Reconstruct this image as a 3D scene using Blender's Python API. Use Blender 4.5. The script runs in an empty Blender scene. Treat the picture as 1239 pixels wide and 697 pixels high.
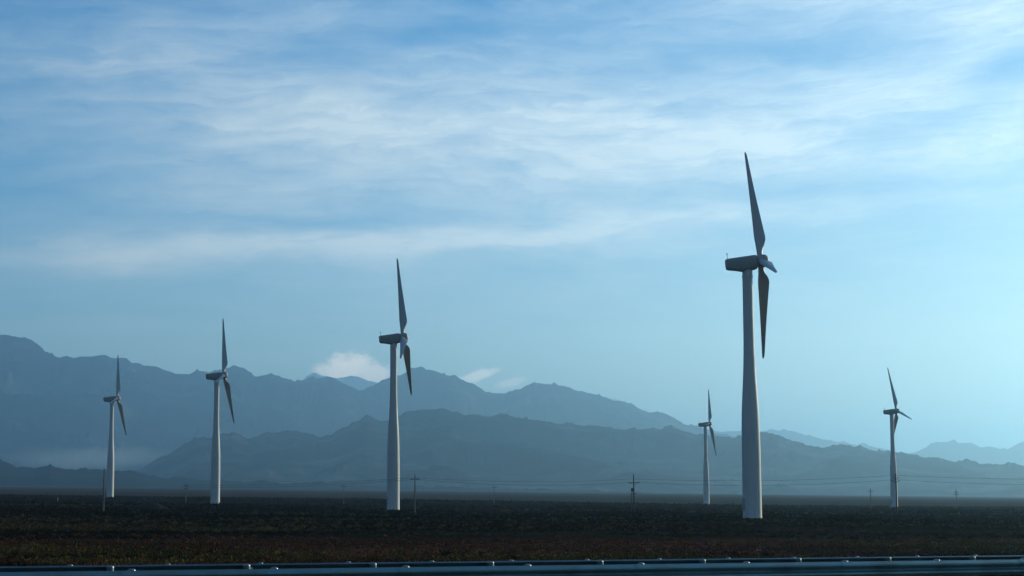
import bpy, bmesh, math, random
import numpy as np
from mathutils import Matrix, Vector

R = math.radians
rng = np.random.default_rng(7)
random.seed(7)
scene = bpy.context.scene
COL = scene.collection

# ------------------------------------------------------------------ camera
F = 2100.0                       # focal length in photograph pixels (1239 wide)
W0, H0 = 1239.0, 697.0
EYE = Vector((0, 0, 5.0))
PITCH = math.atan((592 - H0 / 2) / F)
ROLL = R(-0.3)
K = math.tan(R(0.95))            # the plain falls gently to the right
camd = bpy.data.cameras.new('camera')
cam = bpy.data.objects.new('camera', camd)
COL.objects.link(cam)
camd.sensor_width = 36
camd.lens = 36 * F / W0
camd.clip_start = 0.1
camd.clip_end = 300000
CM = Matrix.Rotation(R(90) + PITCH, 4, 'X') @ Matrix.Rotation(ROLL, 4, 'Z')
CM.translation = EYE
cam.matrix_world = CM
scene.camera = cam
RM = CM.to_3x3()


def ray(u, v):
    """direction with unit camera depth for a pixel of the photograph"""
    return RM @ Vector(((u - W0 / 2) / F, -(v - H0 / 2) / F, -1.0))


def plane_z(x):
    return -K * 12000 * np.tanh(np.asarray(x, float) / 12000)


def on_plane(u, v, drop):
    """point of the sloping plane `drop` metres below the eye"""
    d = ray(u, v)
    t = -drop / (d.z + K * d.x)
    return EYE + d * t


# ------------------------------------------------------------------ numpy noise
def _hash(ix, iy, seed):
    h = (ix.astype(np.int64) * 374761393 + iy.astype(np.int64) * 668265263 + seed * 1442695041) & 0xffffffff
    h = ((h ^ (h >> 13)) * 1274126177) & 0xffffffff
    h = h ^ (h >> 16)
    return (h & 0xffffff) / float(0xffffff)


def vnoise(x, y, seed=0):
    x = np.asarray(x, float); y = np.asarray(y, float)
    ix = np.floor(x); iy = np.floor(y)
    fx = x - ix; fy = y - iy
    fx = fx * fx * fx * (fx * (fx * 6 - 15) + 10); fy = fy * fy * fy * (fy * (fy * 6 - 15) + 10)
    a = _hash(ix, iy, seed); b = _hash(ix + 1, iy, seed)
    c = _hash(ix, iy + 1, seed); d = _hash(ix + 1, iy + 1, seed)
    return (a + (b - a) * fx) * (1 - fy) + (c + (d - c) * fx) * fy


def fbm(x, y, octv=5, seed=0, gain=0.5):
    s = 0; a = 1; t = 0
    for i in range(octv):
        s = s + a * (vnoise(x * 2 ** i + 17.3 * i, y * 2 ** i - 9.1 * i, seed + i) * 2 - 1)
        t += a; a *= gain
    return s / t


def ridged(x, y, octv=5, seed=0, gain=0.55):
    s = 0; a = 1; t = 0; w = 1
    for i in range(octv):
        n = 1 - np.abs(vnoise(x * 2 ** i + 31.7 * i, y * 2 ** i + 5.3 * i, seed + i) * 2 - 1)
        n = n * n * w
        w = np.clip(n * 1.6, 0, 1)
        s = s + a * n
        t += a; a *= gain
    return s / t


# ------------------------------------------------------------------ object helpers
def tag(o, label=None, cat=None, group=None, kind=None):
    if label: o['label'] = label
    if cat: o['category'] = cat
    if group: o['group'] = group
    if kind: o['kind'] = kind
    return o


def empty(name, loc=(0, 0, 0)):
    o = bpy.data.objects.new(name, None)
    o.empty_display_size = 0.5
    COL.objects.link(o)
    o.location = loc
    return o


def link(name, mesh, mat, parent=None):
    o = bpy.data.objects.new(name, mesh)
    COL.objects.link(o)
    if mat is not None and not mesh.materials:
        mesh.materials.append(mat)
    if parent is not None:
        o.parent = parent
    return o


def from_bm(name, bm, mat, parent=None, smooth=True, autosmooth=40):
    bmesh.ops.recalc_face_normals(bm, faces=bm.faces)
    me = bpy.data.meshes.new(name)
    if smooth:
        for f in bm.faces: f.smooth = True
        lim = R(autosmooth)
        for e in bm.edges:
            if len(e.link_faces) == 2 and e.calc_face_angle(0) > lim:
                e.smooth = False
    bm.to_mesh(me); bm.free()
    return link(name, me, mat, parent)


def mesh_np(name, verts, faces, mat, parent=None, smooth=True):
    """verts (n,3), faces (m,4) arrays"""
    me = bpy.data.meshes.new(name)
    verts = np.ascontiguousarray(verts, dtype=np.float32)
    faces = np.ascontiguousarray(faces, dtype=np.int32)
    k = faces.shape[1]
    me.vertices.add(len(verts)); me.vertices.foreach_set('co', verts.ravel())
    me.loops.add(faces.size); me.loops.foreach_set('vertex_index', faces.ravel())
    me.polygons.add(len(faces))
    me.polygons.foreach_set('loop_start', np.arange(0, faces.size, k, dtype=np.int32))
    me.polygons.foreach_set('loop_total', np.full(len(faces), k, dtype=np.int32))
    if smooth:
        me.polygons.foreach_set('use_smooth', np.ones(len(faces), dtype=bool))
    me.update(calc_edges=True)
    me.validate()
    return link(name, me, mat, parent)


def grid_faces(nu, nv, wrap=False):
    i = np.arange(nu if wrap else nu - 1)[:, None]; j = np.arange(nv - 1)[None, :]
    i2 = (i + 1) % nu
    a = i * nv + j; b = i2 * nv + j; c = i2 * nv + j + 1; d = i * nv + j + 1
    return np.stack([np.broadcast_to(q, (i.shape[0], j.shape[1])).ravel() for q in (a, b, c, d)], 1)


def add_box(bm, c, s, m=None):
    r = bmesh.ops.create_cube(bm, size=1)
    M = Matrix.Translation(c) @ Matrix.Diagonal((*s, 1))
    if m is not None: M = m @ M
    bmesh.ops.transform(bm, matrix=M, verts=r['verts'])
    return r['verts']


def add_tube(bm, p, q, r0, r1=None, seg=10):
    p = Vector(p); q = Vector(q); r1 = r0 if r1 is None else r1
    d = q - p
    rr = bmesh.ops.create_cone(bm, cap_ends=True, segments=seg, radius1=r0, radius2=r1, depth=d.length)
    M = Matrix.Translation((p + q) / 2) @ d.to_track_quat('Z', 'Y').to_matrix().to_4x4()
    bmesh.ops.transform(bm, matrix=M, verts=rr['verts'])
    return rr['verts']


def add_lathe(bm, prof, seg=32, m=None):
    rings = []
    for r, z in prof:
        if r < 1e-5:
            rings.append([bm.verts.new((0, 0, z))])
        else:
            rings.append([bm.verts.new((r * math.cos(2 * math.pi * k / seg), r * math.sin(2 * math.pi * k / seg), z)) for k in range(seg)])
    for a, b in zip(rings, rings[1:]):
        for k in range(seg):
            k2 = (k + 1) % seg
            if len(a) == 1 and len(b) == 1: continue
            if len(a) == 1: bm.faces.new((a[0], b[k], b[k2]))
            elif len(b) == 1: bm.faces.new((a[k], a[k2], b[0]))
            else: bm.faces.new((a[k], a[k2], b[k2], b[k]))
    for ring, flip in ((rings[0], True), (rings[-1], False)):
        if len(ring) > 1: bm.faces.new(ring[::-1] if flip else ring)
    vs = [v for r in rings for v in r]
    if m is not None: bmesh.ops.transform(bm, matrix=m, verts=vs)
    return vs


# ------------------------------------------------------------------ materials
class NT:
    """small helper around a node tree"""
    def __init__(s, tree): s.t = tree; s.n = tree.nodes; s.l = tree.links
    def new(s, typ, **kw):
        n = s.n.new(typ)
        for k, v in kw.items():
            if k in n.inputs: s.put(n.inputs[k], v)
            else: setattr(n, k, v)
        return n
    def put(s, sock, v):
        if isinstance(v, bpy.types.NodeSocket): s.l.new(v, sock)
        elif isinstance(v, bpy.types.Node): s.l.new(v.outputs[0], sock)
        else: sock.default_value = v
    def math(s, op, *a, clamp=False):
        n = s.n.new('ShaderNodeMath'); n.operation = op; n.use_clamp = clamp
        for i, v in enumerate(a): s.put(n.inputs[i], v)
        return n.outputs[0]
    def mix(s, fac, a, b):
        n = s.n.new('ShaderNodeMix'); n.data_type = 'RGBA'
        s.put(n.inputs[0], fac); s.put(n.inputs[6], a); s.put(n.inputs[7], b)
        return n.outputs[2]
    def noise(s, vec, scale, detail=5, rough=0.55, dist=0.0):
        n = s.n.new('ShaderNodeTexNoise')
        s.put(n.inputs['Vector'], vec)
        n.inputs['Scale'].default_value = scale; n.inputs['Detail'].default_value = detail
        n.inputs['Roughness'].default_value = rough; n.inputs['Distortion'].default_value = dist
        return n.outputs[0]
    def ramp(s, fac, stops):
        n = s.n.new('ShaderNodeValToRGB'); s.put(n.inputs[0], fac)
        e = n.color_ramp.elements
        while len(e) < len(stops): e.new(0.5)
        for q, (p, c) in zip(e, stops):
            q.position = p; q.color = (c, c, c, 1) if not hasattr(c, '__len__') else (*c, 1)
        return n.outputs[0]
    def smooth(s, v, lo, hi, a=0.0, b=1.0):
        n = s.n.new('ShaderNodeMapRange'); n.interpolation_type = 'SMOOTHSTEP'
        s.put(n.inputs[0], v)
        for i, q in enumerate((lo, hi, a, b)): n.inputs[1 + i].default_value = q
        return n.outputs[0]


def material(name):
    m = bpy.data.materials.new(name); m.use_nodes = True
    nt = NT(m.node_tree)
    return m, nt, nt.n['Principled BSDF']


def m_paint(name, base, dirt, rough=0.55, spec=0.3):
    m, nt, b = material(name)
    co = nt.new('ShaderNodeTexCoord').outputs['Object']
    mp = nt.new('ShaderNodeMapping'); nt.put(mp.inputs[0], co); mp.inputs['Scale'].default_value = (1.2, 1.2, 0.12)
    streak = nt.noise(mp.outputs[0], 2.2, 6, 0.65)
    blot = nt.noise(co, 0.35, 4)
    f = nt.math('MULTIPLY', nt.smooth(streak, 0.45, 0.8), nt.smooth(blot, 0.3, 0.7, 0.3, 1.0))
    nt.put(b.inputs['Base Color'], nt.mix(f, (*base, 1), (*dirt, 1)))
    nt.put(b.inputs['Roughness'], nt.smooth(blot, 0.2, 0.8, rough - 0.08, rough + 0.1))
    b.inputs['Specular IOR Level'].default_value = spec
    return m


def m_metal(name, base, rough=0.42, metallic=0.85):
    m, nt, b = material(name)
    co = nt.new('ShaderNodeTexCoord').outputs['Object']
    v = nt.new('ShaderNodeTexVoronoi'); nt.put(v.inputs['Vector'], co); v.inputs['Scale'].default_value = 45
    n = nt.noise(co, 1.3, 5)
    c = nt.mix(nt.smooth(n, 0.35, 0.75), (*base, 1), tuple(q * 0.62 for q in base) + (1,))
    c2 = nt.mix(nt.math('MULTIPLY', v.outputs['Distance'], 0.35), c, tuple(min(1, q * 1.2) for q in base) + (1,))
    nt.put(b.inputs['Base Color'], c2)
    nt.put(b.inputs['Roughness'], nt.smooth(n, 0.2, 0.8, rough - 0.1, rough + 0.12))
    b.inputs['Metallic'].default_value = metallic
    return m


def m_plain(name, base, rough=0.8, var=0.35, scale=3.0):
    m, nt, b = material(name)
    co = nt.new('ShaderNodeTexCoord').outputs['Object']
    n = nt.noise(co, scale, 6, 0.65)
    nt.put(b.inputs['Base Color'], nt.mix(nt.smooth(n, 0.3, 0.7), tuple(q * (1 - var) for q in base) + (1,), tuple(q * (1 + var) for q in base) + (1,)))
    b.inputs['Roughness'].default_value = rough
    b.inputs['Specular IOR Level'].default_value = 0.1
    return m


M_TOWER = m_paint('tower_paint', (0.62, 0.63, 0.62), (0.47, 0.475, 0.46))
M_BLADE = m_paint('blade_gelcoat', (0.42, 0.44, 0.45), (0.33, 0.34, 0.35), 0.45)
M_NAC = m_paint('nacelle_paint', (0.36, 0.36, 0.35), (0.25, 0.25, 0.24), 0.55)
M_DARK = m_plain('dark_steel', (0.05, 0.05, 0.05), 0.6)
M_CONC = m_plain('concrete', (0.10, 0.095, 0.085), 0.9)
M_POLE = m_plain('pole_concrete', (0.16, 0.15, 0.14), 0.85)
M_PALEPOLE = m_plain('pale_concrete', (0.34, 0.32, 0.28), 0.85)
M_WOOD = m_plain('weathered_wood', (0.06, 0.045, 0.035), 0.9)
M_WIRE = m_plain('wire', (0.04, 0.04, 0.04), 0.5)
M_INS = m_plain('porcelain', (0.12, 0.07, 0.05), 0.3)
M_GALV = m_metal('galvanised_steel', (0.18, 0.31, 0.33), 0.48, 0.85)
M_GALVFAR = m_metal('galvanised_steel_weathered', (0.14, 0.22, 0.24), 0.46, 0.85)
M_CAP = m_metal('cap_steel', (0.27, 0.30, 0.30), 0.42, 0.9)
M_ASPH = m_plain('asphalt', (0.05, 0.05, 0.052), 0.9, 0.3, 2.0)
M_LINE = m_plain('road_paint', (0.7, 0.7, 0.66), 0.7, 0.1)


# ------------------------------------------------------------------ ground height
TURB = [  # base pixel, hub pixel y, rotor angle (deg), axis offset away from the viewer (deg), label
    dict(u=910.5, b=627.5, h=315.0, th=17.5, psi=5.0,
         label='largest wind turbine, tall white tapered tower standing nearest to the guardrails'),
    dict(u=475.8, b=617.5, h=408.5, th=10.7, psi=-3.8,
         label='second largest wind turbine, thin pole just right of its base and cumulus cloud behind'),
    dict(u=260.2, b=609.5, h=454.5, th=18.8, psi=-10.0,
         label='mid sized wind turbine in front of the left end of the dark middle ridge'),
    dict(u=133.0, b=601.5, h=482.5, th=20.0, psi=-12.0,
         label='leftmost wind turbine, small, with a bare pole standing right before its tower'),
    dict(u=855.0, b=610.5, h=513.5, th=25.5, psi=-9.0,
         label='smallest wind turbine, standing close to the left of the largest turbine'),
    dict(u=1082.3, b=613.5, h=498.0, th=17.0, psi=17.0,
         label='rightmost wind turbine, slim tower with a dark utility pole against it'),
]
HUB = 40.0
for t in TURB:
    s = (t['b'] - t['h']) / HUB
    t['s'] = s
    t['pos'] = EYE + ray(t['u'], t['b']) * (F / s)

NEAR_A = on_plane(0, 690.5, 1.28); NEAR_B = on_plane(1239, 675.5, 1.28)
FAR_A = on_plane(0, 683.5, 1.83); FAR_B = on_plane(1239, 670.5, 1.83)
P0 = Vector((NEAR_A.x, NEAR_A.y)); RD = (Vector((NEAR_B.x, NEAR_B.y)) - P0).normalized()
RN = Vector((-RD.y, RD.x))                      # away from the camera
Q_FAR = ((Vector((FAR_A.x, FAR_A.y)) - P0).dot(RN) + (Vector((FAR_B.x, FAR_B.y)) - P0).dot(RN)) / 2


def emb(q):
    """height of the embankment above the plain, over distance q behind the near rail"""
    q = np.asarray(q, float)
    xs = [-70, -62, 1.2, Q_FAR + 0.2, Q_FAR + 1.6, Q_FAR + 7.5, Q_FAR + 12]
    zs = [0, 2.86, 2.86, 2.36, 2.30, 0.0, 0]
    return np.interp(q, xs, zs)


def ground_z(x, y, detail=True):
    x = np.asarray(x, float); y = np.asarray(y, float)
    z = plane_z(x)
    d = np.hypot(x, y)
    fade = np.clip((d - 75) / 60, 0, 1)
    if detail:
        z = z + fade * (0.35 * fbm(x / 60, y / 60, 4, 3) + 0.10 * fbm(x / 9, y / 9, 3, 11)) * np.clip(1.6 - d / 3000, 0.1, 1)
    for t in TURB:
        p = t['pos']
        w = np.exp(-((x - p.x) ** 2 + (y - p.y) ** 2) / (2 * (0.09 * p.y) ** 2))
        z = z * (1 - w) + (p.z) * w + w * (plane_z(x) - plane_z(p.x))
    q = (x - P0.x) * RN.x + (y - P0.y) * RN.y
    return z + emb(q)


# ground sheet: polar fan, fine in front of the camera
az_f = np.radians(np.linspace(-28, 28, 420))
az_b = np.radians(np.linspace(28, 332, 160)[1:-1])
az = np.concatenate([az_f, az_b])
rr = np.concatenate([[0.5], np.geomspace(4, 90, 45), np.geomspace(92, 900, 260), np.geomspace(910, 42000, 70)])
A, RRg = np.meshgrid(az, rr, indexing='ij')
X = RRg * np.sin(A); Y = RRg * np.cos(A)
Z = ground_z(X, Y)
m, nt, b = material('gobi_ground')
geo = nt.new('ShaderNodeNewGeometry').outputs['Position']
sep = nt.new('ShaderNodeSeparateXYZ'); nt.put(sep.inputs[0], geo)
mp = nt.new('ShaderNodeMapping'); nt.put(mp.inputs[0], geo); mp.inputs['Scale'].default_value = (0.35, 1.0, 1.0)
n1 = nt.noise(mp.outputs[0], 0.045, 6, 0.6)
n2 = nt.noise(geo, 0.6, 6, 0.7)
n3 = nt.noise(mp.outputs[0], 0.017, 4, 0.55)
c = nt.mix(nt.smooth(n1, 0.38, 0.62), (0.0099, 0.0087, 0.0068, 1), (0.0211, 0.0161, 0.0105, 1))
c = nt.mix(nt.smooth(n2, 0.5, 0.75), c, (0.0248, 0.0205, 0.0149, 1))
c = nt.mix(nt.math('MULTIPLY', nt.smooth(n3, 0.52, 0.66), 0.5), c, (0.0211, 0.0105, 0.0081, 1))
# reddish strip of soil running along the highway
qd = nt.math('ADD', nt.math('MULTIPLY_ADD', sep.outputs[0], RN.x, nt.math('MULTIPLY', sep.outputs[1], RN.y)), -(P0.x * RN.x + P0.y * RN.y))
qd = nt.math('ADD', qd, nt.math('MULTIPLY', nt.math('SUBTRACT', n1, 0.5), 22))
red = nt.math('MULTIPLY', nt.smooth(qd, 84, 92), nt.smooth(qd, 112, 136, 1, 0))
red = nt.math('MULTIPLY', red, nt.smooth(sep.outputs[0], -40, 20, 0.35, 1.0))
c = nt.mix(red, c, nt.mix(nt.smooth(n2, 0.35, 0.7), (0.062, 0.027, 0.018, 1), (0.11, 0.050, 0.030, 1)))
# gravel plain past the scrub
c = nt.mix(nt.smooth(nt.math('ADD', sep.outputs[1], nt.math('MULTIPLY', n3, 120)), 840, 900), c,
           nt.mix(nt.smooth(n1, 0.35, 0.65), (0.045, 0.041, 0.038, 1), (0.062, 0.057, 0.052, 1)))
nt.put(b.inputs['Base Color'], c)
b.inputs['Roughness'].default_value = 0.95
b.inputs['Specular IOR Level'].default_value = 0.0
bp = nt.new('ShaderNodeBump'); bp.inputs['Strength'].default_value = 0.9; bp.inputs['Distance'].default_value = 0.25
nt.put(bp.inputs['Height'], n2); nt.put(b.inputs['Normal'], bp.outputs[0])
M_GROUND = m
g = mesh_np('ground', np.stack([X, Y, Z], 2).reshape(-1, 3), grid_faces(len(az), len(rr), True), M_GROUND)
tag(g, kind='structure')


# ------------------------------------------------------------------ mountains
def m_rock(name, a, b2, snow=None):
    m, nt, b = material(name)
    geo = nt.new('ShaderNodeNewGeometry').outputs['Position']
    n = nt.noise(geo, 0.0034, 8, 0.68)
    n2 = nt.noise(geo, 0.012, 5, 0.6)
    c = nt.mix(nt.smooth(n, 0.46, 0.68), (*a, 1), (*b2, 1))
    c = nt.mix(nt.math('MULTIPLY', nt.smooth(n2, 0.45, 0.7), 0.4), c, tuple(q * 0.6 for q in a) + (1,))
    if snow:
        sep = nt.new('ShaderNodeSeparateXYZ'); nt.put(sep.inputs[0], geo)
        h = nt.math('ADD', sep.outputs[2], nt.math('MULTIPLY', nt.math('SUBTRACT', n, 0.5), snow[1]))
        h = nt.math('ADD', h, nt.math('MULTIPLY', nt.math('SUBTRACT', n2, 0.5), snow[1] * 0.8))
        c = nt.mix(nt.smooth(h, snow[0] - 40, snow[0] + 60), c, (0.75, 0.77, 0.8, 1))
    nt.put(b.inputs['Base Color'], c)
    b.inputs['Roughness'].default_value = 0.95
    b.inputs['Specular IOR Level'].default_value = 0.0
    return m


def mountain_range(name, prof, D, Wf, Wb, mat, seed, jag=1.7, na=900, nf=70, nb=24, spur=0.55, cell=0.3, wander=0.06):
    pts = []
    for u, v in prof:
        d = ray(u, v)
        pts.append((math.atan2(d.x, d.y), d.z / math.hypot(d.x, d.y)))
    pts.sort()
    pa = np.array([p[0] for p in pts]); ps = np.array([p[1] for p in pts])
    a = np.linspace(pa[0], pa[-1], na)
    sl = np.interp(a, pa, ps)
    jj = (fbm(a * F / 30, np.zeros_like(a), 6, seed + 50, 0.66) * 3.0 + (ridged(a * F / 11, np.zeros_like(a) + 2, 4, seed + 60, 0.6) - 0.45) * 1.9)
    jg = jag * jj / F
    Dc = D * (1 + wander * fbm(a * 9, np.zeros_like(a) + 4.4, 3, seed + 9))
    zc = EYE.z + Dc * sl
    t = np.concatenate([-np.linspace(1, 0, nf) ** 1.5, np.linspace(0, 1, nb)[1:]])
    T, AA = np.meshgrid(t, a)
    DC = Dc[:, None]; ZC = zc[:, None]
    RR = DC + np.where(T < 0, T * Wf, T * Wb)
    x = RR * np.sin(AA); y = RR * np.cos(AA)
    base = plane_z(x) - 12
    at = np.abs(T)
    s = (1 - at) ** 1.25
    L = cell * Wf
    wx = x + 0.35 * L * fbm(x / L, y / L, 3, seed + 21)
    rd = ridged(wx / L, y / (L * 1.7), 7, seed, 0.62)           # spurs and gullies running down the face
    env = np.clip(at * 7, 0, 1) * (1 - at) ** 0.7
    s = np.clip(s + spur * env * (rd - 0.42), 0, 1 - 1.1 * np.minimum(at, 0.6))
    z = base + (ZC - base) * s + (Dc * jg)[:, None] * np.exp(-at * 22)
    o = mesh_np(name, np.stack([x, y, z], 2).reshape(-1, 3), grid_faces(na, len(t)), mat)
    return tag(o, kind='structure')


M_ROCK1 = m_rock('foothill_rock', (0.010, 0.010, 0.011), (0.024, 0.022, 0.021))
M_ROCK2 = m_rock('ridge_rock', (0.008, 0.010, 0.013), (0.085, 0.083, 0.085))
M_ROCK3 = m_rock('mountain_rock', (0.008, 0.010, 0.013), (0.095, 0.092, 0.094), (1500, 420))
M_ROCK4 = m_rock('far_mountain_rock', (0.035, 0.032, 0.03), (0.055, 0.05, 0.045), (860, 460))

mountain_range('foothills', [(-500, 560), (-260, 566), (-120, 556), (-60, 562), (-25, 560), (0, 556), (20, 565), (41, 566), (61, 561), (78, 566), (95, 567),
    (119, 566), (136, 565), (152, 570), (190, 577), (237, 580), (300, 582), (318, 579), (340, 583), (420, 586), (520, 589), (640, 592), (760, 594), (800, 596)],
    4200, 900, 700, M_ROCK1, 100, jag=1.5, na=1300, spur=0.5, cell=0.35)
mountain_range('hills', [(60, 590), (120, 582), (166, 571), (190, 554.6), (206, 546), (220, 537.6), (237, 529), (258, 528.5), (281, 524), (302, 529),
    (325, 519.7), (339, 524), (356, 520.7), (383, 527.5), (400, 528), (424, 512), (444, 502), (461, 507), (482, 502), (516, 495), (532, 491), (556, 498),
    (597, 502), (634, 505), (668, 512), (719, 515), (753, 517), (800, 520), (814, 518.7), (835, 525), (880, 527), (924, 525), (942, 525), (956, 533), (995, 539),
    (1020, 536), (1041, 539), (1069, 544.5), (1101, 548), (1133, 553), (1190, 559), (1239, 562), (1400, 572), (1600, 566), (1900, 580)],
    7000, 2300, 1600, M_ROCK2, 200, na=1700, nf=120, spur=0.75, cell=0.20)
mountain_range('mountains', [(-700, 440), (-400, 412), (-200, 420), (-80, 408), (-30, 404), (0, 402), (37, 412), (54, 424), (68, 428.5), (102, 431.5), (125, 427.5),
    (149, 432.5), (176, 441), (203, 449.5), (220, 454), (237, 450), (251, 450), (271, 446), (285, 442), (298, 449.5), (308, 454), (325, 451), (356, 461),
    (373, 457), (400, 455), (417, 463), (438, 470.5), (458, 463), (482, 456), (495, 447.5), (509, 441.4), (526, 447.5), (549, 452.5), (570, 463),
    (594, 477), (610, 477), (631, 471), (648, 462.7), (668, 464.4), (702, 473), (739, 481), (770, 493), (800, 502), (835, 512.6), (853, 516), (871, 523),
    (920, 532), (1000, 545), (1100, 560), (1239, 575), (1500, 590)],
    12000, 4200, 2500, M_ROCK3, 300, na=1900, nf=130, spur=0.75, cell=0.17)
mountain_range('far_mountains', [(-300, 470), (200, 470), (330, 468), (366, 460), (378, 449), (388, 453), (405, 457), (424, 455), (440, 460), (455, 463), (475, 466), (540, 470), (600, 476),
    (640, 474), (680, 470), (740, 482), (800, 505), (850, 520), (881, 522), (924, 523), (949, 520), (970, 525), (998, 528.6), (1027, 537), (1044, 535.5),
    (1059, 541), (1083, 546), (1105, 546), (1126, 537), (1154, 534), (1190, 539), (1218, 541), (1239, 535), (1300, 528), (1420, 540), (1600, 530), (1900, 545)],
    17500, 2900, 2800, M_ROCK4, 400, jag=1.4, na=1300, nf=60, spur=0.5, cell=0.25)


# ------------------------------------------------------------------ highway and guardrails
def strip(name, q0, q1, h0, h1, mat, s0=-500, s1=700, ds=10, parent=None):
    """a strip along the highway between offsets q0 and q1, heights above the plain"""
    n = int((s1 - s0) / ds) + 1
    s = np.linspace(s0, s1, n)
    vs = []
    for q, h in ((q0, h0), (q1, h1)):
        x = P0.x + RD.x * s + RN.x * q; y = P0.y + RD.y * s + RN.y * q
        vs.append(np.stack([x, y, plane_z(x) + h], 1))
    V = np.stack(vs, 1).reshape(-1, 3)
    return mesh_np(name, V, grid_faces(n, 2)[:, ::-1], mat, parent, False)


ROADH = 2.95
road = tag(strip('road', -34, -0.9, ROADH, ROADH, M_ASPH), kind='structure')
road2 = tag(strip('road', 1.75, Q_FAR - 0.3, ROADH - 0.02, 2.42, M_ASPH), kind='structure')
tag(strip('median', -0.9, 1.75, ROADH - 0.03, ROADH - 0.05, m_plain('median_gravel', (0.12, 0.11, 0.09), 0.95, 0.4, 6)), kind='structure')
slope2 = (2.42 - ROADH + 0.02) / (Q_FAR - 2.05)
for q in (-1.6, -13.0, -14.2, -30.5):
    tag(strip('road_marking', q - 0.075, q + 0.075, ROADH + 0.004, ROADH + 0.004, M_LINE), kind='structure')
for q in (2.5, Q_FAR - 1.6):
    h = ROADH - 0.02 + slope2 * (q - 1.75) + 0.006
    tag(strip('road_marking', q - 0.075, q + 0.075, h, h, M_LINE), kind='structure')


def s_at(u, q):
    """distance along the highway at which the line at offset q crosses the photograph's column u"""
    d = ray(u, 600)
    # (EYE + t d - P0 - RN q) x RD = 0 in plan
    a = Vector((d.x, d.y)); c = P0 + RN * q
    t = (c.x * RD.y - c.y * RD.x) / (a.x * RD.y - a.y * RD.x)
    p = a * t
    return (p - c).dot(RD)


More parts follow.
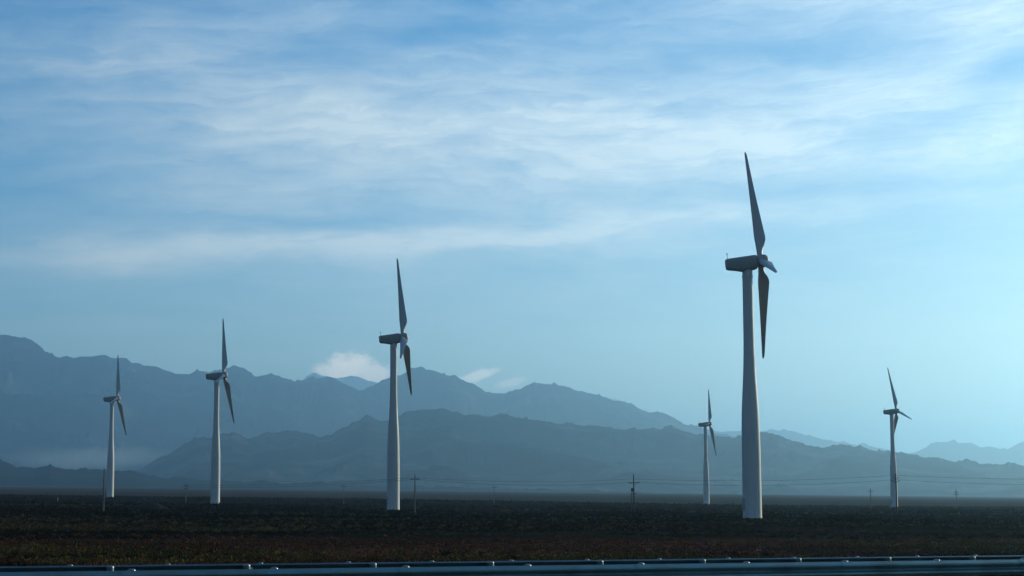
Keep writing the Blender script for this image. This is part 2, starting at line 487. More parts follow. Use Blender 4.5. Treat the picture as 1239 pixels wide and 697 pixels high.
def guardrail(label, q, top, side, u0, u1, n, mat, ext0, ext1):
    """a W-beam rail; side = direction (in q) the beam faces; posts at n equal steps between columns u0 and u1"""
    s0 = s_at(u0, q); s1 = s_at(u1, q); ds = (s1 - s0) / n
    lo = int(ext0 / ds); hi = int(ext1 / ds)
    sc = (s0 + s1) / 2
    x0 = P0.x + RD.x * sc + RN.x * q; y0 = P0.y + RD.y * sc + RN.y * q
    zt = float(plane_z(x0)) + 5 - top
    root = empty('guardrail', (x0, y0, zt - 0.77))
    tag(root, label, 'guardrail', 'highway guardrails')
    def W(s, dq, dz):
        x = P0.x + RD.x * s + RN.x * (q + dq); y = P0.y + RD.y * s + RN.y * (q + dq)
        return Vector((x - x0, y - y0, float(plane_z(x)) + 5 - top + dz - zt + 0.77))
    # beam: double corrugation profile, (out, height from the top)
    prof = [(0.0, 0.0), (0.006, -0.004), (0.020, -0.018), (0.058, -0.040), (0.080, -0.055), (0.083, -0.075), (0.080, -0.095), (0.045, -0.117), (0.012, -0.135),
            (0.004, -0.153), (0.012, -0.171), (0.045, -0.190), (0.080, -0.212), (0.083, -0.232), (0.080, -0.252), (0.058, -0.268), (0.020, -0.290), (0.006, -0.303), (0.0, -0.307)]
    bm = bmesh.new()
    k0, k1 = -lo, n + hi
    stations = []
    for k in range(k0, k1 + 1):
        s = s0 + k * ds
        stations += [s + f * ds for f in (0.0, 0.25, 0.5, 0.75)]
    rings_o = []; rings_i = []
    offs = [0.003 * math.sin(0.9 * i) + random.uniform(-0.004, 0.004) for i in range(len(stations))]
    for s, wv in zip(stations, offs):
        rings_o.append([bm.verts.new(W(s, side * (0.09 + o + wv), z)) for o, z in prof])
        rings_i.append([bm.verts.new(W(s, side * (0.09 + o + wv - 0.005), z)) for o, z in prof])
    for i in range(len(stations) - 1):
        for j in range(len(prof) - 1):
            bm.faces.new((rings_o[i][j], rings_o[i][j + 1], rings_o[i + 1][j + 1], rings_o[i + 1][j]))
            bm.faces.new((rings_i[i][j + 1], rings_i[i][j], rings_i[i + 1][j], rings_i[i + 1][j + 1]))
        for j in (0, len(prof) - 1):
            bm.faces.new((rings_o[i][j], rings_i[i][j], rings_i[i + 1][j], rings_o[i + 1][j]))
    beam = from_bm('beam', bm, mat, root, True, 60)
    # one splice plate per second post, bolted over the joint
    for k in range(k0, k1 + 1):
        if k % 2: continue
        s = s0 + k * ds
        bm = bmesh.new()
        pr = [(o + 0.012, z) for o, z in prof]
        ra = [[bm.verts.new(W(s + a, side * (0.09 + o), z)) for o, z in pr] for a in (-0.20, 0.20)]
        rb = [[bm.verts.new(W(s + a, side * (0.09 + o - 0.005), z)) for o, z in pr] for a in (-0.20, 0.20)]
        for j in range(len(pr) - 1):
            bm.faces.new((ra[0][j], ra[0][j + 1], ra[1][j + 1], ra[1][j]))
            bm.faces.new((rb[0][j + 1], rb[0][j], rb[1][j], rb[1][j + 1]))
            for e in (0, 1):
                bm.faces.new((ra[e][j], rb[e][j], rb[e][j + 1], ra[e][j + 1]))
        for j in (0, len(pr) - 1):
            bm.faces.new((ra[0][j], rb[0][j], rb[1][j], ra[1][j]))
        from_bm('splice_plate', bm, mat, beam, True, 60)
    # one post and its cap, then copies
    post0 = cap0 = None
    for k in range(k0, k1 + 1):
        s = s0 + k * ds
        p = W(s, 0, 0)
        if post0 is None:
            bm = bmesh.new()
            add_tube(bm, (0, 0, -0.95), (0, 0, -0.005), 0.058, 0.062, 20)
            rot = Matrix(((RD.x, RN.x, 0, 0), (RD.y, RN.y, 0, 0), (0, 0, 1, 0), (0, 0, 0, 1)))
            add_box(bm, (0, side * 0.073, -0.155), (0.10, 0.045, 0.18), rot)
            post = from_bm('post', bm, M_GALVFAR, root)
            bm = bmesh.new()
            add_lathe(bm, [(0.060, -0.030), (0.061, -0.002), (0.055, 0.012), (0.040, 0.021), (0.02, 0.026), (0, 0.027)], 20)
            cap = from_bm('cap', bm, M_CAP, post)
            post0, cap0 = post, cap
        else:
            post = post0.copy(); COL.objects.link(post); post.parent = root
            cap = cap0.copy(); COL.objects.link(cap); cap.parent = post
        post.location = p
        post.rotation_euler = (R(random.uniform(-1, 1)), R(random.uniform(-1, 1)), random.uniform(-0.2, 0.2))
    return root, W, s0, ds


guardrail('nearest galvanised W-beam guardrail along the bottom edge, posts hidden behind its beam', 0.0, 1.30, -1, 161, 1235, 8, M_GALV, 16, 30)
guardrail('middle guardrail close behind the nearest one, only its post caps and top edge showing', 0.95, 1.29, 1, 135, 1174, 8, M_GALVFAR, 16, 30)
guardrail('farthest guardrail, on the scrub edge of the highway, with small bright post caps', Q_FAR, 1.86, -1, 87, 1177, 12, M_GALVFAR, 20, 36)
# slim delineator between the rails
dp = P0 + RN * 0.45 + RD * s_at(305, 0.45)
dz = float(plane_z(dp.x)) + ROADH - 0.05
droot = tag(empty('delineator', (dp.x, dp.y, dz)), 'slim pale marker post poking up between the nearest and middle guardrails', 'marker post')
bm = bmesh.new(); add_box(bm, (0, 0, 0.40), (0.03, 0.012, 0.80)); from_bm('post', bm, M_LINE, droot, False)
bm = bmesh.new(); add_box(bm, (0, -0.009, 0.72), (0.024, 0.006, 0.12)); from_bm('reflector', bm, M_CAP, droot, False)


# ------------------------------------------------------------------ wind turbines
def make_tower():
    prof = [(1.62, -0.5), (1.62, 0.02), (1.50, 0.05), (1.47, 0.3), (1.46, 4), (1.45, 8), (1.44, 11), (1.40, 14), (1.33, 16.5), (1.21, 18.8), (1.06, 21.2), (0.94, 23.6),
            (0.86, 26), (0.82, 29), (0.81, 33), (0.80, 37.6), (0.86, 37.65), (0.86, 37.9), (0.80, 37.95), (0.80, 39.0)]
    bm = bmesh.new(); add_lathe(bm, prof, 48)
    return bm


def make_nacelle():
    """box-like housing along +X (towards the rotor); origin on the tower axis at hub height"""
    st = [  # x, half width, top, bottom
        (-3.42, 0.62, 0.62, -0.55), (-3.36, 0.76, 0.74, -0.78), (-3.15, 0.84, 0.82, -0.92), (-2.0, 0.98, 0.88, -1.12), (-0.95, 1.04, 0.93, -1.38), (-0.80, 1.05, 0.94, -1.40),
        (0.55, 1.04, 1.00, -1.32), (1.15, 1.00, 1.02, -1.22), (1.45, 0.95, 0.98, -1.12), (1.60, 0.84, 0.88, -0.92)]
    bm = bmesh.new(); rings = []
    for x, w, t, bo in st:
        ring = []
        n = 24
        for k in range(n):
            a = 2 * math.pi * k / n
            e = 0.34
            cx = math.copysign(abs(math.cos(a)) ** e, math.cos(a)); cz = math.copysign(abs(math.sin(a)) ** e, math.sin(a))
            mid = (t + bo) / 2; hh = (t - bo) / 2
            ww = w * (1 - 0.16 * max(0, -cz))
            ring.append(bm.verts.new((x, ww * cx, mid + hh * cz)))
        rings.append(ring)
    for a, c in zip(rings, rings[1:]):
        for k in range(24):
            bm.faces.new((a[k], a[(k + 1) % 24], c[(k + 1) % 24], c[k]))
    bm.faces.new(rings[0]); bm.faces.new(rings[-1][::-1])
    return bm


def make_hub():
    bm = bmesh.new()
    m = Matrix.Rotation(R(90), 4, 'Y')
    add_lathe(bm, [(0.75, -0.55), (0.94, -0.48), (1.01, -0.30), (1.04, 0.0), (1.04, 0.40), (1.00, 0.66), (0.91, 0.88), (0.76, 1.06), (0.54, 1.18), (0.28, 1.25), (0, 1.27)], 32, m)
    return bm


RAD = 19.6


def make_blade(pitch=80.0):
    """along +Z from the hub centre; feathered, so the chord lies nearly along the rotor axis (+X)"""
    bm = bmesh.new(); n = 22
    st = [(0.85, 0.90, 1.0, 0.0), (1.35, 0.88, 1.0, 0), (1.8, 0.95, 0.85, 1), (2.4, 1.20, 0.56, 3), (3.0, 1.50, 0.38, 5), (3.6, 1.74, 0.28, 6), (4.1, 1.80, 0.24, 6.5), (5.0, 1.70, 0.22, 6),
          (7.0, 1.46, 0.19, 4.5), (9.5, 1.18, 0.17, 3), (12, 0.93, 0.155, 1.5), (14.5, 0.70, 0.14, 0.5), (16.5, 0.53, 0.13, 0), (17.8, 0.42, 0.13, 0), (18.35, 0.33, 0.13, 0), (18.65, 0.12, 0.12, 0)]
    rings = []
    for z, ch, th, tw in st:
        rnd = 1 if th > 0.95 else max(0, (th - 0.3) / 0.65)
        a = R(pitch + tw)
        ring = []
        for k in range(n):
            p = 2 * math.pi * k / n
            xc = 0.5 * (1 - math.cos(p))                     # 0 leading .. 1 trailing
            sgn = 1 if math.sin(p) >= 0 else -1
            foil = 5 * th * (0.2969 * math.sqrt(max(xc, 0)) - 0.126 * xc - 0.3516 * xc ** 2 + 0.2843 * xc ** 3 - 0.1015 * xc ** 4)
            yc = sgn * foil * (1.15 if sgn > 0 else 0.85) + 0.02 * math.sin(math.pi * xc)
            cxr, cyr = 0.5 - 0.5 * math.cos(p), 0.5 * math.sin(p)
            off = 0.5 * rnd + (1 - rnd) * 0.29
            fx = (rnd * cxr + (1 - rnd) * xc - off) * ch
            fy = (rnd * cyr + (1 - rnd) * yc) * ch
            # chord direction: pitch 90 = along +X (upwind), 0 = in the rotor plane (Y)
            cx = fx * math.sin(a) - fy * math.cos(a)
            cy = fx * math.cos(a) + fy * math.sin(a)
            ring.append(bm.verts.new((cx, cy, z if z < 2 else 2 + (z - 2) * (RAD - 2) / 16.65)))
        rings.append(ring)
    for a, c in zip(rings, rings[1:]):
        for k in range(n):
            bm.faces.new((a[k], a[(k + 1) % n], c[(k + 1) % n], c[k]))
    bm.faces.new(rings[0][::-1]); bm.faces.new(rings[-1])
    return bm


def make_sensor():
    bm = bmesh.new()
    add_tube(bm, (0, 0, -0.1), (0, 0, 0.95), 0.035, 0.028, 8)
    add_tube(bm, (0, -0.35, 0.55), (0, 0.35, 0.55), 0.022, 0.022, 8)
    for y in (-0.35, 0.35):
        add_tube(bm, (0, y, 0.55), (0, y, 0.78), 0.02, 0.02, 8)
        add_lathe(bm, [(0.0, 0.0), (0.09, 0.03), (0.09, 0.10), (0, 0.12)], 10, Matrix.Translation((0, y, 0.76)))
    return bm


def make_door():
    bm = bmesh.new(); n = 8; h0, h1 = 1.2, 3.1
    a0 = R(-18); a1 = R(18)
    rings = [[], []]
    for k in range(n + 1):
        a = a0 + (a1 - a0) * k / n
        for r_, (h,) in zip(rings, ((h0,), (h1,))):
            r_.append((bm.verts.new((1.44 * math.cos(a), 1.44 * math.sin(a), h)), bm.verts.new((1.51 * math.cos(a), 1.51 * math.sin(a), h))))
    for k in range(n):
        b_, t_ = rings
        bm.faces.new((b_[k][1], b_[k + 1][1], t_[k + 1][1], t_[k][1]))
        bm.faces.new((t_[k][1], t_[k + 1][1], t_[k + 1][0], t_[k][0]))
        bm.faces.new((b_[k][0], b_[k + 1][0], b_[k + 1][1], b_[k][1]))
    for k in (0, n):
        bm.faces.new((rings[0][k][0], rings[0][k][1], rings[1][k][1], rings[1][k][0]))
    return bm


proto = None
TILT = R(5)
OVER = 2.15
for t in TURB:
    p = t['pos']
    if proto is None:
        root = empty('wind_turbine')
        parts = {}
        parts['tower'] = from_bm('tower', make_tower(), M_TOWER, root, True, 25)
        parts['foundation'] = None
        bm = bmesh.new(); add_lathe(bm, [(1.85, -1.2), (1.85, 0.02), (1.8, 0.06), (1.55, 0.08)], 8)
        parts['foundation'] = from_bm('foundation', bm, M_CONC, root, False)
        door = from_bm('door', make_door(), M_NAC, parts['tower'])
        parts['nacelle'] = from_bm('nacelle', make_nacelle(), M_NAC, root, True, 30)
        sens = from_bm('wind_sensor', make_sensor(), M_DARK, parts['nacelle'])
        sens.location = (-3.0, 0, 0.84)
        parts['hub'] = from_bm('hub', make_hub(), M_NAC, root)
        bl = from_bm('blade', make_blade(), M_BLADE, root, True, 40)
        blades = [bl]
        for _ in range(2):
            c = bl.copy(); COL.objects.link(c); c.parent = root; blades.append(c)
        proto = (root, parts, door, sens, blades)
    else:
        root = proto[0].copy(); COL.objects.link(root)
        parts = {}
        for k, o in proto[1].items():
            c = o.copy(); COL.objects.link(c); c.parent = root; parts[k] = c
        door = proto[2].copy(); COL.objects.link(door); door.parent = parts['tower']
        sens = proto[3].copy(); COL.objects.link(sens); sens.parent = parts['nacelle']
        blades = []
        for o in proto[4]:
            c = o.copy(); COL.objects.link(c); c.parent = root; blades.append(c)
    root.location = p
    tag(root, t['label'], 'wind turbine', 'wind turbines on the plain')
    beta = math.atan2(p.x, p.y)
    azi = R(90) + beta - R(t['psi'])               # clockwise from +Y
    yaw = R(90) - azi                              # rotation about Z of the +X axis
    base = Matrix.Translation((0, 0, HUB)) @ Matrix.Rotation(yaw, 4, 'Z') @ Matrix.Rotation(-TILT, 4, 'Y')
    parts['nacelle'].matrix_local = base
    rot = base @ Matrix.Translation((OVER, 0, 0.0))
    parts['hub'].matrix_local = rot
    for k, bl in enumerate(blades):
        al = -t['th'] + 120 * k
        # angle al from up towards the viewer (-Y of the rotor frame)
        bl.matrix_local = rot @ Matrix.Rotation(R(al), 4, 'X')
    door.rotation_euler = (0, 0, yaw + R(200))


# ------------------------------------------------------------------ utility poles and wires
def pole_pos(u, depth):
    d = ray(u, 600)
    x = d.x * depth; y = d.y * depth
    return Vector((x, y, float(ground_z(x, y))))


def px_top(u, v, depth):
    return EYE + ray(u, v) * depth


def make_pole(u, v_top, depth, kind, label, group=None, mat=None, r=0.15):
    b_ = pole_pos(u, depth)
    h = px_top(u, v_top, depth).z - b_.z
    mat = mat or M_POLE
    root = tag(empty('utility_pole', b_), label, 'utility pole', group)
    bm = bmesh.new(); add_tube(bm, (0, 0, -0.4), (0, 0, h), r, r * 0.62, 14)
    from_bm('pole', bm, mat, root)
    att = []
    if kind != 'bare':
        levels = {'single': [(h - 0.9, 0.85)], 'double': [(h - 1.0, 0.75), (h - 1.75, 0.95)], 'triple': [(h - 1.9, 1.25), (h - 4.3, 0.75)]}[kind]
        bm0 = True
        for z, w in levels:
            bm = bmesh.new(); add_box(bm, (0, 0, z), (2 * w, 0.11, 0.11))
            if kind != 'single':
                add_tube(bm, (w * 0.6, 0.0, z), (0, 0, z - 0.55), 0.025, 0.025, 6)
                add_tube(bm, (-w * 0.6, 0.0, z), (0, 0, z - 0.55), 0.025, 0.025, 6)
            arm = from_bm('crossarm', bm, M_WOOD, root, False)
            for x in (-w * 0.9, w * 0.9):
                bm = bmesh.new()
                add_lathe(bm, [(0.03, 0.05), (0.03, 0.1), (0.07, 0.12), (0.05, 0.16), (0.08, 0.18), (0.05, 0.23), (0.06, 0.26), (0, 0.28)], 10, Matrix.Translation((x, 0, z)))
                from_bm('insulator', bm, M_INS, arm)
        if kind == 'triple':
            # transformer box clamped to the mast
            bm = bmesh.new(); add_box(bm, (-0.38, 0, h - 3.5), (0.5, 0.5, 0.75)); add_box(bm, (-0.38, 0, h - 3.09), (0.56, 0.56, 0.06))
            bmesh.ops.bevel(bm, geom=bm.edges[:], offset=0.02, segments=1, affect='EDGES')
            from_bm('transformer', bm, M_DARK, root)
            bm = bmesh.new(); add_tube(bm, (-0.62, 0, -0.4), (-0.55, 0, h - 4.2), 0.09, 0.08, 10)
            from_bm('brace_pole', bm, mat, root)
    return root, b_, h


GNEAR = 'poles carrying the wires across the plain'
GFAR = 'small distant poles at the edge of the scrub'
line = []
line.append(make_pole(125.5, 567, 300, 'bare', 'bare pole without crossarm standing just left of the leftmost turbine tower', GNEAR, M_POLE, 0.16))
line.append(make_pole(502, 574, 335, 'single', 'slim pole with short top crossarm just right of the second largest turbine', GNEAR, M_POLE, 0.15))
line.append(make_pole(767, 574, 392, 'triple', 'dark stout pole with two crossarms and a transformer box, midway across the plain', GNEAR, M_WOOD, 0.17))
line.append(make_pole(1084.6, 573, 402, 'double', 'dark pole with two crossarms standing against the rightmost turbine tower', GNEAR, M_WOOD, 0.16))
pfar = make_pole(225, 584, 560, 'double', 'small distant pole left of the mid sized turbine', GFAR, M_POLE, 0.15)
make_pole(416, 585.5, 570, 'single', 'faint distant pole left of the second largest turbine', GFAR, M_POLE, 0.13)
make_pole(598, 587, 580, 'single', 'faint distant pole in the open midway between slim pole and stout pole', GFAR, M_POLE, 0.13)
make_pole(1053.5, 591, 590, 'single', 'small distant pole left of the rightmost turbine', GFAR, M_POLE, 0.15)
make_pole(1157, 592, 600, 'double', 'small distant pole right of the rightmost turbine', GFAR, M_POLE, 0.15)

mp_ = pole_pos(70, 520)
mr = tag(empty('marker_post', mp_), 'short pale marker post in the scrub left of the leftmost turbine', 'marker post')
bm = bmesh.new(); add_box(bm, (0, 0, 0.55), (0.16, 0.16, 1.4)); from_bm('post', bm, M_PALEPOLE, mr, False)
bm = bmesh.new(); add_box(bm, (0, 0, 1.29), (0.2, 0.2, 0.09)); from_bm('cap', bm, M_PALEPOLE, mr, False)


def wire(label, pts, sags, r=0.028):
    P = []
    for (a, b_), sg in zip(zip(pts, pts[1:]), sags):
        for k in range(24):
            f = k / 24
            q = a.lerp(b_, f); q.z -= 4 * sg * f * (1 - f)
            P.append(q)
    P.append(pts[-1].copy())
    o0 = P[0].copy()
    bm = bmesh.new(); rings = []
    for i, p in enumerate(P):
        d = (P[min(i + 1, len(P) - 1)] - P[max(i - 1, 0)]).normalized()
        s = d.cross(Vector((0, 0, 1))).normalized(); u = s.cross(d)
        rings.append([bm.verts.new(p - o0 + (s * math.cos(k * math.pi / 3) + u * math.sin(k * math.pi / 3)) * r) for k in range(6)])
    for a, c in zip(rings, rings[1:]):
        for k in range(6): bm.faces.new((a[k], a[(k + 1) % 6], c[(k + 1) % 6], c[k]))
    o = from_bm('power_line', bm, M_WIRE)
    o.location = o0
    return tag(o, label, 'power line', 'wires strung between the poles')


def att(i, dz, dy=0.0):
    b_, h = line[i][1], line[i][2]
    return Vector((b_.x, b_.y + dy, b_.z + h + dz))


off_r = px_top(1420, 576, 415); off_r2 = px_top(1420, 582, 415)
wire('upper power line wire, running over the pole tops past the turbines', [pfar[1] + Vector((0, 0, pfar[2] - 0.75)), att(1, -0.65), att(2, -1.0, 0.3), att(3, -0.4, 0.3), off_r], [.6, .7, .8, .8])
wire('lower power line wire, sagging between crossarms a little under the upper one', [pfar[1] + Vector((0.5, 0, pfar[2] - 1.5)), att(1, -0.95, 0.2), att(2, -1.75, -0.25), att(3, -1.4, -0.25), off_r2],
     [.7, .9, 1.0, 1.0])


# ------------------------------------------------------------------ earth mound
mc = pole_pos(178, 350)
n = 60; nr = 22
th = np.linspace(0, 2 * np.pi, n, endpoint=False); rad = np.linspace(0, 1, nr)
TH, RA = np.meshgrid(th, rad, indexing='ij')
mx = RA * 5.6 * np.cos(TH) * (1 + 0.12 * fbm(np.cos(TH) * 2, np.sin(TH) * 2, 3, 5)); my = RA * 3.2 * np.sin(TH)
mz = 1.75 * np.clip(1 - RA, 0, 1) ** 0.9 * (0.75 + 0.5 * vnoise(mx / 2.2 + 3, my / 2.2, 8)) + 0.16 * fbm(mx * 1.2, my * 1.2, 4, 6) * (1 - RA) - 0.35 * RA
o = mesh_np('earth_mound', np.stack([mx, my, mz], 2).reshape(-1, 3), grid_faces(n, nr, True), m_plain('dark_earth', (0.028, 0.024, 0.021), 0.95, 0.4, 1.5))
o.location = mc
tag(o, 'low dark heap of earth on the scrub between the two leftmost turbines', 'earth mound')


# ------------------------------------------------------------------ scrub
def scrub(name, count, r0, r1, azlim, nq, hmin, hmax, leaf, mat, seed, clumpy=0.52, band=None):
    g_ = np.random.default_rng(seed)
    N = count * 10
    inv = g_.uniform(1 / r1, 1 / r0, N)                  # even in picture height
    r = 1 / inv
    a = g_.uniform(-azlim, azlim, N)
    x = r * np.sin(a); y = r * np.cos(a)
    dens = fbm(x / 48, y / 22, 5, seed + 5, 0.6) * 0.85 + 0.5
    q = (x - P0.x) * RN.x + (y - P0.y) * RN.y
    if band is not None: dens = dens + band(x, y, q)
    keep = (dens > clumpy - 0.18 * g_.random(N)) & (q > Q_FAR + 8)
    x, y, r = x[keep][:count], y[keep][:count], r[keep][:count]
    n = len(x)
    hgt = g_.uniform(hmin, hmax, n) * (0.6 + 0.9 * g_.random(n) ** 2)
    wid = hgt * g_.uniform(0.8, 1.7, n)
    z = ground_z(x, y)
    # leaf/twig cards through each bush's volume
    u = g_.normal(size=(n, nq, 3)); u /= np.linalg.norm(u, axis=2, keepdims=True)
    u[..., 2] = np.abs(u[..., 2])
    rad = g_.random((n, nq, 1)) ** 0.45
    c = u * rad * np.stack([wid, wid, hgt], 1)[:, None, :]
    c += np.stack([x, y, z], 1)[:, None, :]
    d1 = u * 0.7 + g_.normal(size=(n, nq, 3)) * 0.5 + np.array([0, 0, 0.5])
    d1 /= np.linalg.norm(d1, axis=2, keepdims=True)
    d2 = np.cross(d1, g_.normal(size=(n, nq, 3))); d2 /= np.linalg.norm(d2, axis=2, keepdims=True)
    ln = (leaf * hgt)[:, None, None] * g_.uniform(0.6, 1.5, (n, nq, 1))
    a_ = d1 * ln; b_ = d2 * ln * 0.28
    V = np.stack([c - a_ * 0.5 - b_ * 0.4, c - a_ * 0.5 + b_ * 0.4, c + a_ * 0.1 + b_, c + a_ * 0.6, c + a_ * 0.1 - b_], 2).reshape(-1, 3)
    base = np.arange(n * nq)[:, None] * 5
    Fc = base + np.array([0, 1, 2, 3, 4])[None, :]
    return mesh_np(name, V, Fc, mat, None, False)


def m_scrub(name, a, b2, c3):
    m, nt, b = material(name)
    geo = nt.new('ShaderNodeNewGeometry').outputs['Position']
    n = nt.noise(geo, 0.05, 4, 0.6)
    n2 = nt.noise(geo, 1.1, 3, 0.6)
    c = nt.mix(nt.smooth(n, 0.4, 0.6), (*a, 1), (*b2, 1))
    c = nt.mix(nt.math('MULTIPLY', nt.smooth(n2, 0.52, 0.7), 0.6), c, (*c3, 1))
    nt.put(b.inputs['Base Color'], c)
    b.inputs['Roughness'].default_value = 0.85
    b.inputs['Specular IOR Level'].default_value = 0.0
    return m


M_SCRUB = m_scrub('scrub_leaves', (0.015, 0.012, 0.006), (0.024, 0.018, 0.007), (0.032, 0.022, 0.009))
M_DRY = m_scrub('dry_grass', (0.080, 0.056, 0.018), (0.125, 0.092, 0.026), (0.17, 0.125, 0.046))
M_RUST = m_scrub('rusty_grass', (0.10, 0.036, 0.020), (0.14, 0.056, 0.030), (0.17, 0.09, 0.046))
M_TAN = m_scrub('tan_grass', (0.065, 0.046, 0.026), (0.095, 0.068, 0.036), (0.13, 0.092, 0.048))


def column(x, y): return x / np.maximum(y, 1) * F + 620
def bump(v, c, w): return np.exp(-((v - c) / w) ** 2)
def olive_band(x, y, q): return 0.20 * bump(q, 225, 55) * np.clip((560 - column(x, y)) / 300, 0, 1) - 0.06 - 0.6 * bump(q, 140, 18)
def rust_band(x, y, q): return 0.42 * bump(q, 110, 18) * np.clip(0.45 + (column(x, y) - 300) / 900, 0.4, 1) - 0.22
def tan_band(x, y, q): return 0.30 * bump(q, 90, 5) + 0.22 * bump(q, 172, 6) * np.clip((600 - column(x, y)) / 200, 0, 1) + 0.14 * bump(q, 132, 5) * np.clip((column(x, y) - 450) / 200, 0, 1) - 0.24
def dark_band(x, y, q): return 0.10 * bump(q, 145, 20) - 0.45 * bump(q, 108, 16) - 0.03


tag(scrub('scrub', 19000, 95, 320, R(23), 46, 0.12, 0.36, 0.30, M_SCRUB, 21, 0.50, dark_band), kind='stuff')
tag(scrub('scrub', 16000, 280, 800, R(21), 20, 0.22, 0.56, 0.5, M_SCRUB, 22, 0.50), kind='stuff')
tag(scrub('dry_grass', 9000, 95, 460, R(23), 34, 0.12, 0.30, 0.55, M_DRY, 23, 0.58, olive_band), kind='stuff')
tag(scrub('dry_grass', 14000, 95, 300, R(23), 30, 0.08, 0.22, 0.6, M_RUST, 24, 0.50, rust_band), kind='stuff')
tag(scrub('dry_grass', 4000, 90, 330, R(23), 30, 0.10, 0.24, 0.6, M_TAN, 25, 0.54, tan_band), kind='stuff')


# ------------------------------------------------------------------ haze
def haze_box():
    zs = [v.co.z for v in g.data.vertices]
    x0, x1, y0, y1 = -46000, 46000, -46000, 46000
    zb = min(zs) - 1.0
    bm = bmesh.new()
    zt = max(max(v.co.z for v in o.data.vertices) for o in bpy.data.objects if o.name in ('mountains', 'far_mountains', 'hills')) + 15
    print('haze top', zt)
    add_box(bm, ((x0 + x1) / 2, (y0 + y1) / 2, (zb + zt) / 2), (x1 - x0, y1 - y0, zt - zb))
    m = bpy.data.materials.new('haze'); m.use_nodes = True
    nt = NT(m.node_tree)
    nt.n.clear()
    out = nt.new('ShaderNodeOutputMaterial')
    v = nt.new('ShaderNodeVolumePrincipled')
    v.inputs['Color'].default_value = HAZE_COL
    v.inputs['Density'].default_value = HAZE_DENS
    v.inputs['Anisotropy'].default_value = HAZE_G
    nt.l.new(v.outputs[0], out.inputs['Volume'])
    o = from_bm('haze', bm, m, None, False)
    return tag(o, kind='stuff')


HAZE_COL = (0.42, 0.74, 1.0, 1); HAZE_DENS = 9.6e-5; HAZE_G = 0.70
haze_box()


def mist_bank(u, v, depth, sx, sy, sz, dens):
    m = bpy.data.materials.new('mist_vapour'); m.use_nodes = True
    nt = NT(m.node_tree); nt.n.clear()
    out = nt.new('ShaderNodeOutputMaterial')
    co = nt.new('ShaderNodeTexCoord').outputs['Object']
    mp = nt.new('ShaderNodeMapping'); nt.put(mp.inputs[0], co); mp.inputs['Scale'].default_value = (1 / sx, 1 / sy, 1 / sz)
    ln = nt.new('ShaderNodeVectorMath'); ln.operation = 'LENGTH'; nt.put(ln.inputs[0], mp.outputs[0])
    n = nt.noise(co, 0.009, 5, 0.6)
    d = nt.math('MULTIPLY', nt.smooth(nt.math('SUBTRACT', nt.math('ADD', n, 0.35), ln.outputs['Value']), 0.0, 0.6), dens)
    vol = nt.new('ShaderNodeVolumePrincipled')
    vol.inputs['Color'].default_value = (0.8, 0.92, 1.0, 1); vol.inputs['Anisotropy'].default_value = 0.3
    nt.put(vol.inputs['Density'], d)
    nt.l.new(vol.outputs[0], out.inputs['Volume'])
    bm = bmesh.new(); bmesh.ops.create_icosphere(bm, subdivisions=4, radius=1.0)
    for q in bm.verts: q.co = Vector((q.co.x * sx, q.co.y * sy, q.co.z * sz))
    o = from_bm('mist', bm, m)
    o.location = EYE + ray(u, v) * depth
    return tag(o, kind='stuff')


mist_bank(115, 555, 7000, 520, 330, 70, 0.0010)

# ------------------------------------------------------------------ light
SUN_AZ, SUN_EL = R(48), R(13)          # clockwise from +Y
sl = bpy.data.lights.new('sun', 'SUN'); sl.energy = 4.35; sl.angle = R(0.53); sl.color = (1.0, 0.90, 0.62)
so = bpy.data.objects.new('sun', sl); COL.objects.link(so)
sd = Vector((math.sin(SUN_AZ) * math.cos(SUN_EL), math.cos(SUN_AZ) * math.cos(SUN_EL), math.sin(SUN_EL)))
so.rotation_euler = (-sd).to_track_quat('-Z', 'Y').to_euler()
so.location = (0, 0, 200)

world = bpy.data.worlds.new('World'); scene.world = world; world.use_nodes = True
nt = NT(world.node_tree)
bg = nt.n['Background']
sky = nt.new('ShaderNodeTexSky'); sky.sky_type = 'NISHITA'; sky.sun_disc = False
sky.sun_elevation = SUN_EL; sky.sun_rotation = SUN_AZ
sky.altitude = 900; sky.air_density = 1.0; sky.dust_density = 0.7; sky.ozone_density = 2.0
SKY_STRENGTH = 0.13
SKY_SAT = 1.66
CUMULUS_COL = (14.0, 12.6, 10.6, 1)
CLOUD_COL = (7.1, 8.2, 8.6, 1)
bg.inputs[1].default_value = SKY_STRENGTH

tc = nt.new('ShaderNodeTexCoord').outputs['Generated']
sep = nt.new('ShaderNodeSeparateXYZ'); nt.put(sep.inputs[0], tc)
DEG = 180 / math.pi * F * math.pi / 180 / 100     # one unit = 100 photograph pixels of arc (2.73 deg)
U = nt.math('MULTIPLY', nt.math('ARCTAN2', sep.outputs[0], sep.outputs[1]), F / 100)
V = nt.math('MULTIPLY', nt.math('ARCSINE', sep.outputs[2]), F / 100)


def vec(x, y, z=0.0):
    n = nt.new('ShaderNodeCombineXYZ')
    for i, q in enumerate((x, y, z)): nt.put(n.inputs[i], q)
    return n.outputs[0]


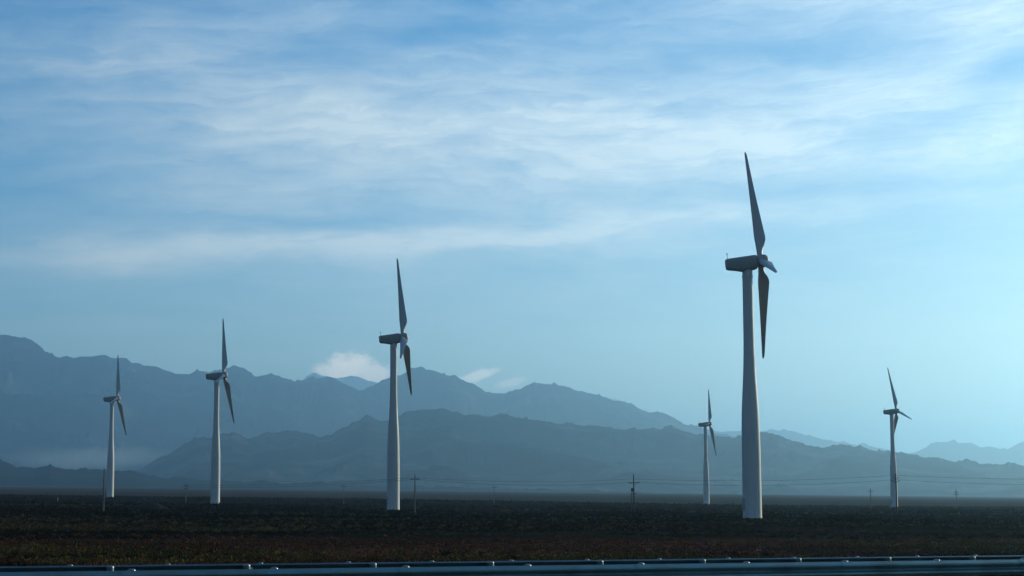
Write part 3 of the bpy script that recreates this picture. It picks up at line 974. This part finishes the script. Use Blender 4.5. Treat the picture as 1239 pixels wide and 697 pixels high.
p0 = vec(U, V)
w1 = nt.math('SUBTRACT', nt.noise(vec(nt.math('MULTIPLY', U, 0.45), nt.math('MULTIPLY', V, 0.9)), 1.0, 4, 0.55), 0.5)
w2 = nt.math('SUBTRACT', nt.noise(vec(nt.math('MULTIPLY', U, 0.5), nt.math('MULTIPLY', V, 1.1), 7.0), 1.0, 4, 0.55), 0.5)
Uw = nt.math('ADD', U, nt.math('MULTIPLY', w1, 1.6))
Vw = nt.math('ADD', V, nt.math('MULTIPLY', w2, 0.55))
ENV = [(560, 185, 540, 115, 5, .36), (140, 150, 330, 110, -8, .24), (1060, 150, 340, 75, 9, .46), (520, 165, 140, 42, 0, .22), (250, 110, 280, 48, -15, .22),
       (560, 287, 420, 12, 3.2, .46), (140, 324, 60, 9, 0, .34), (290, 302, 180, 15, 0, .30), (1150, 190, 150, 20, 0, .28), (800, 172, 220, 25, -8, .18),
       (1000, 5, 160, 16, -10, .30), (1230, 25, 70, 28, 30, .30), (120, 402, 130, 5, 3, .12), (1000, 420, 520, 90, 0, .12), (1300, 500, 480, 110, 0, .30),
       (620, 400, 900, 120, 0, .08), (720, 130, 160, 14, -14, .18),
       (560, 5, 70, 20, 0, -.12), (350, 68, 70, 13, 5, -.14), (545, 45, 70, 10, 5, -.14), (560, 20, 420, 40, 0, .16), (975, 74, 90, 11, 0, -.26), (470, 268, 120, 9, 2, -.32),
       (1110, 165, 70, 9, 15, -.34), (1232, 105, 50, 11, 15, -.34), (700, 243, 160, 9, 0, -.14), (1000, 236, 140, 8, 0, -.20), (50, 230, 120, 60, 0, -.14),
       (20, 10, 110, 50, 0, -.2)]
tot = 0.0
for x, y, sx, sy, an, am in ENV:
    cx, cy = (x - 619.5) / 100, (592 - y) / 100
    ca, sa = math.cos(R(an)), math.sin(R(an))
    dx = nt.math('SUBTRACT', Uw, cx); dy = nt.math('SUBTRACT', Vw, cy)
    px = nt.math('MULTIPLY_ADD', dx, ca * 100 / sx, nt.math('MULTIPLY', dy, sa * 100 / sx))
    py = nt.math('MULTIPLY_ADD', dx, -sa * 100 / sy, nt.math('MULTIPLY', dy, ca * 100 / sy))
    r2 = nt.math('MULTIPLY_ADD', px, px, nt.math('MULTIPLY', py, py))
    e = nt.math('EXPONENT', nt.math('MULTIPLY', r2, -0.5))
    tot = nt.math('MULTIPLY_ADD', e, am, tot)
# streaks: stretched noise leaning like the cirrus
su = nt.math('ADD', nt.math('MULTIPLY', Uw, 0.42), nt.math('MULTIPLY', V, -0.05))
sv = nt.math('SUBTRACT', nt.math('MULTIPLY', Vw, 2.1), nt.math('MULTIPLY', U, 0.16))
st = nt.noise(vec(su, sv), 1.0, 8, 0.6, 0.5)
st2 = nt.noise(vec(nt.math('MULTIPLY', U, 1.1), nt.math('MULTIPLY', Vw, 3.6), 3.0), 1.0, 7, 0.6, 0.4)
Vf = nt.math('ADD', nt.math('MULTIPLY', V, 6.5), nt.math('MULTIPLY', nt.math('SUBTRACT', st, 0.5), 5.0))
Vf = nt.math('ADD', Vf, nt.math('MULTIPLY', nt.math('SINE', nt.math('MULTIPLY', U, 0.55)), 1.1))
st3 = nt.noise(vec(nt.math('MULTIPLY', U, 0.75), Vf, 5.0), 1.0, 9, 0.66, 0.25)
tex = nt.math('ADD', nt.math('MULTIPLY', nt.smooth(st, 0.28, 0.72), 0.45), nt.math('MULTIPLY', nt.smooth(st2, 0.3, 0.7), 0.30))
tex = nt.math('ADD', tex, nt.math('MULTIPLY', nt.smooth(st3, 0.3, 0.72), 0.42))
cl = nt.math('MULTIPLY', nt.math('MAXIMUM', tot, 0.0), nt.math('MULTIPLY_ADD', tex, 0.74, 0.40))
# thin streaks elsewhere in the sky, outside the photograph's view too
cl = nt.math('ADD', cl, nt.math('MULTIPLY', nt.smooth(st, 0.5, 0.75), nt.smooth(V, 3.0, 6.5, 0.0, 0.16)))
cl = nt.math('MINIMUM', cl, 0.92)
# small cumulus low over the mountains
pq = vec(nt.math('MULTIPLY', U, 1.0), nt.math('MULTIPLY', V, 1.5), 2.0)
cn = nt.noise(pq, 4.2, 7, 0.62)
cn2 = nt.noise(vec(U, nt.math('MULTIPLY', V, 1.6), 9.0), 14.0, 5, 0.6)
cum = 0.0
for x, y, sx, sy, an, am in [(418, 448, 34, 20, 6, 1.0), (442, 451, 36, 15, -12, .85), (392, 451, 16, 15, 0, .40), (580, 455, 26, 6.5, 17, .80), (594, 450, 11, 4.5, 15, .5), (617, 464, 17, 5, 14, .45)]:
    cx, cy = (x - 619.5) / 100, (592 - y) / 100
    ca, sa = math.cos(R(an)), math.sin(R(an))
    dx = nt.math('SUBTRACT', U, cx); dy = nt.math('SUBTRACT', V, cy)
    px = nt.math('MULTIPLY_ADD', dx, ca * 100 / sx, nt.math('MULTIPLY', dy, sa * 100 / sx))
    py = nt.math('MULTIPLY_ADD', dx, -sa * 100 / sy, nt.math('MULTIPLY', dy, ca * 100 / sy))
    r = nt.math('SQRT', nt.math('MULTIPLY_ADD', px, px, nt.math('MULTIPLY', py, py)))
    r = nt.math('ADD', r, nt.math('MULTIPLY', nt.math('SUBTRACT', cn, 0.5), 1.5))
    r = nt.math('ADD', r, nt.math('MULTIPLY', nt.math('SUBTRACT', cn2, 0.5), 0.7))
    cum = nt.math('MAXIMUM', cum, nt.math('MULTIPLY', nt.smooth(r, 0.55, 1.25, 1.0, 0.0), am))
cum = nt.math('MULTIPLY', cum, nt.smooth(cn2, 0.2, 0.7, 0.75, 1.0))
hs = nt.new('ShaderNodeHueSaturation'); nt.put(hs.inputs['Color'], sky.outputs[0])
hs.inputs['Saturation'].default_value = SKY_SAT; hs.inputs['Hue'].default_value = 0.504
side = nt.smooth(U, -8.0, 6.0, 0.74, 1.06)         # clouds nearer the sun are brighter
cc = nt.new('ShaderNodeMix'); cc.data_type = 'RGBA'; cc.blend_type = 'MULTIPLY'; cc.inputs[0].default_value = 1
cc.inputs[6].default_value = CLOUD_COL
cs = nt.new('ShaderNodeCombineColor')
for i in range(3): nt.put(cs.inputs[i], side)
nt.put(cc.inputs[7], cs)
# grey veil added to the unseen sky behind the viewer, as neutral fill light
rear_fill = nt.math('MULTIPLY', nt.smooth(nt.math('ABSOLUTE', U), 15, 38), nt.math('MULTIPLY_ADD', st, 0.5, 0.5))
base_sky = nt.mix(rear_fill, hs.outputs[0], (0.95, 1.4, 1.85, 1))
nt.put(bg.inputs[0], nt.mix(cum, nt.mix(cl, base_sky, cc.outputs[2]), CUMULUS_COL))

# ------------------------------------------------------------------ render settings
scene.render.engine = 'CYCLES'
vs = scene.view_settings
vs.view_transform = 'Standard'; vs.look = 'None'; vs.gamma = 1; vs.use_curve_mapping = False
vs.exposure = 0.0
cy = scene.cycles
cy.max_bounces = 10; cy.diffuse_bounces = 2; cy.glossy_bounces = 2; cy.volume_bounces = 7; cy.transparent_max_bounces = 8
cy.use_denoising = True
try:
    cy.denoiser = 'OPENIMAGEDENOISE'; cy.denoising_input_passes = 'RGB_ALBEDO_NORMAL'
except Exception:
    pass
cy.sample_clamp_indirect = 4
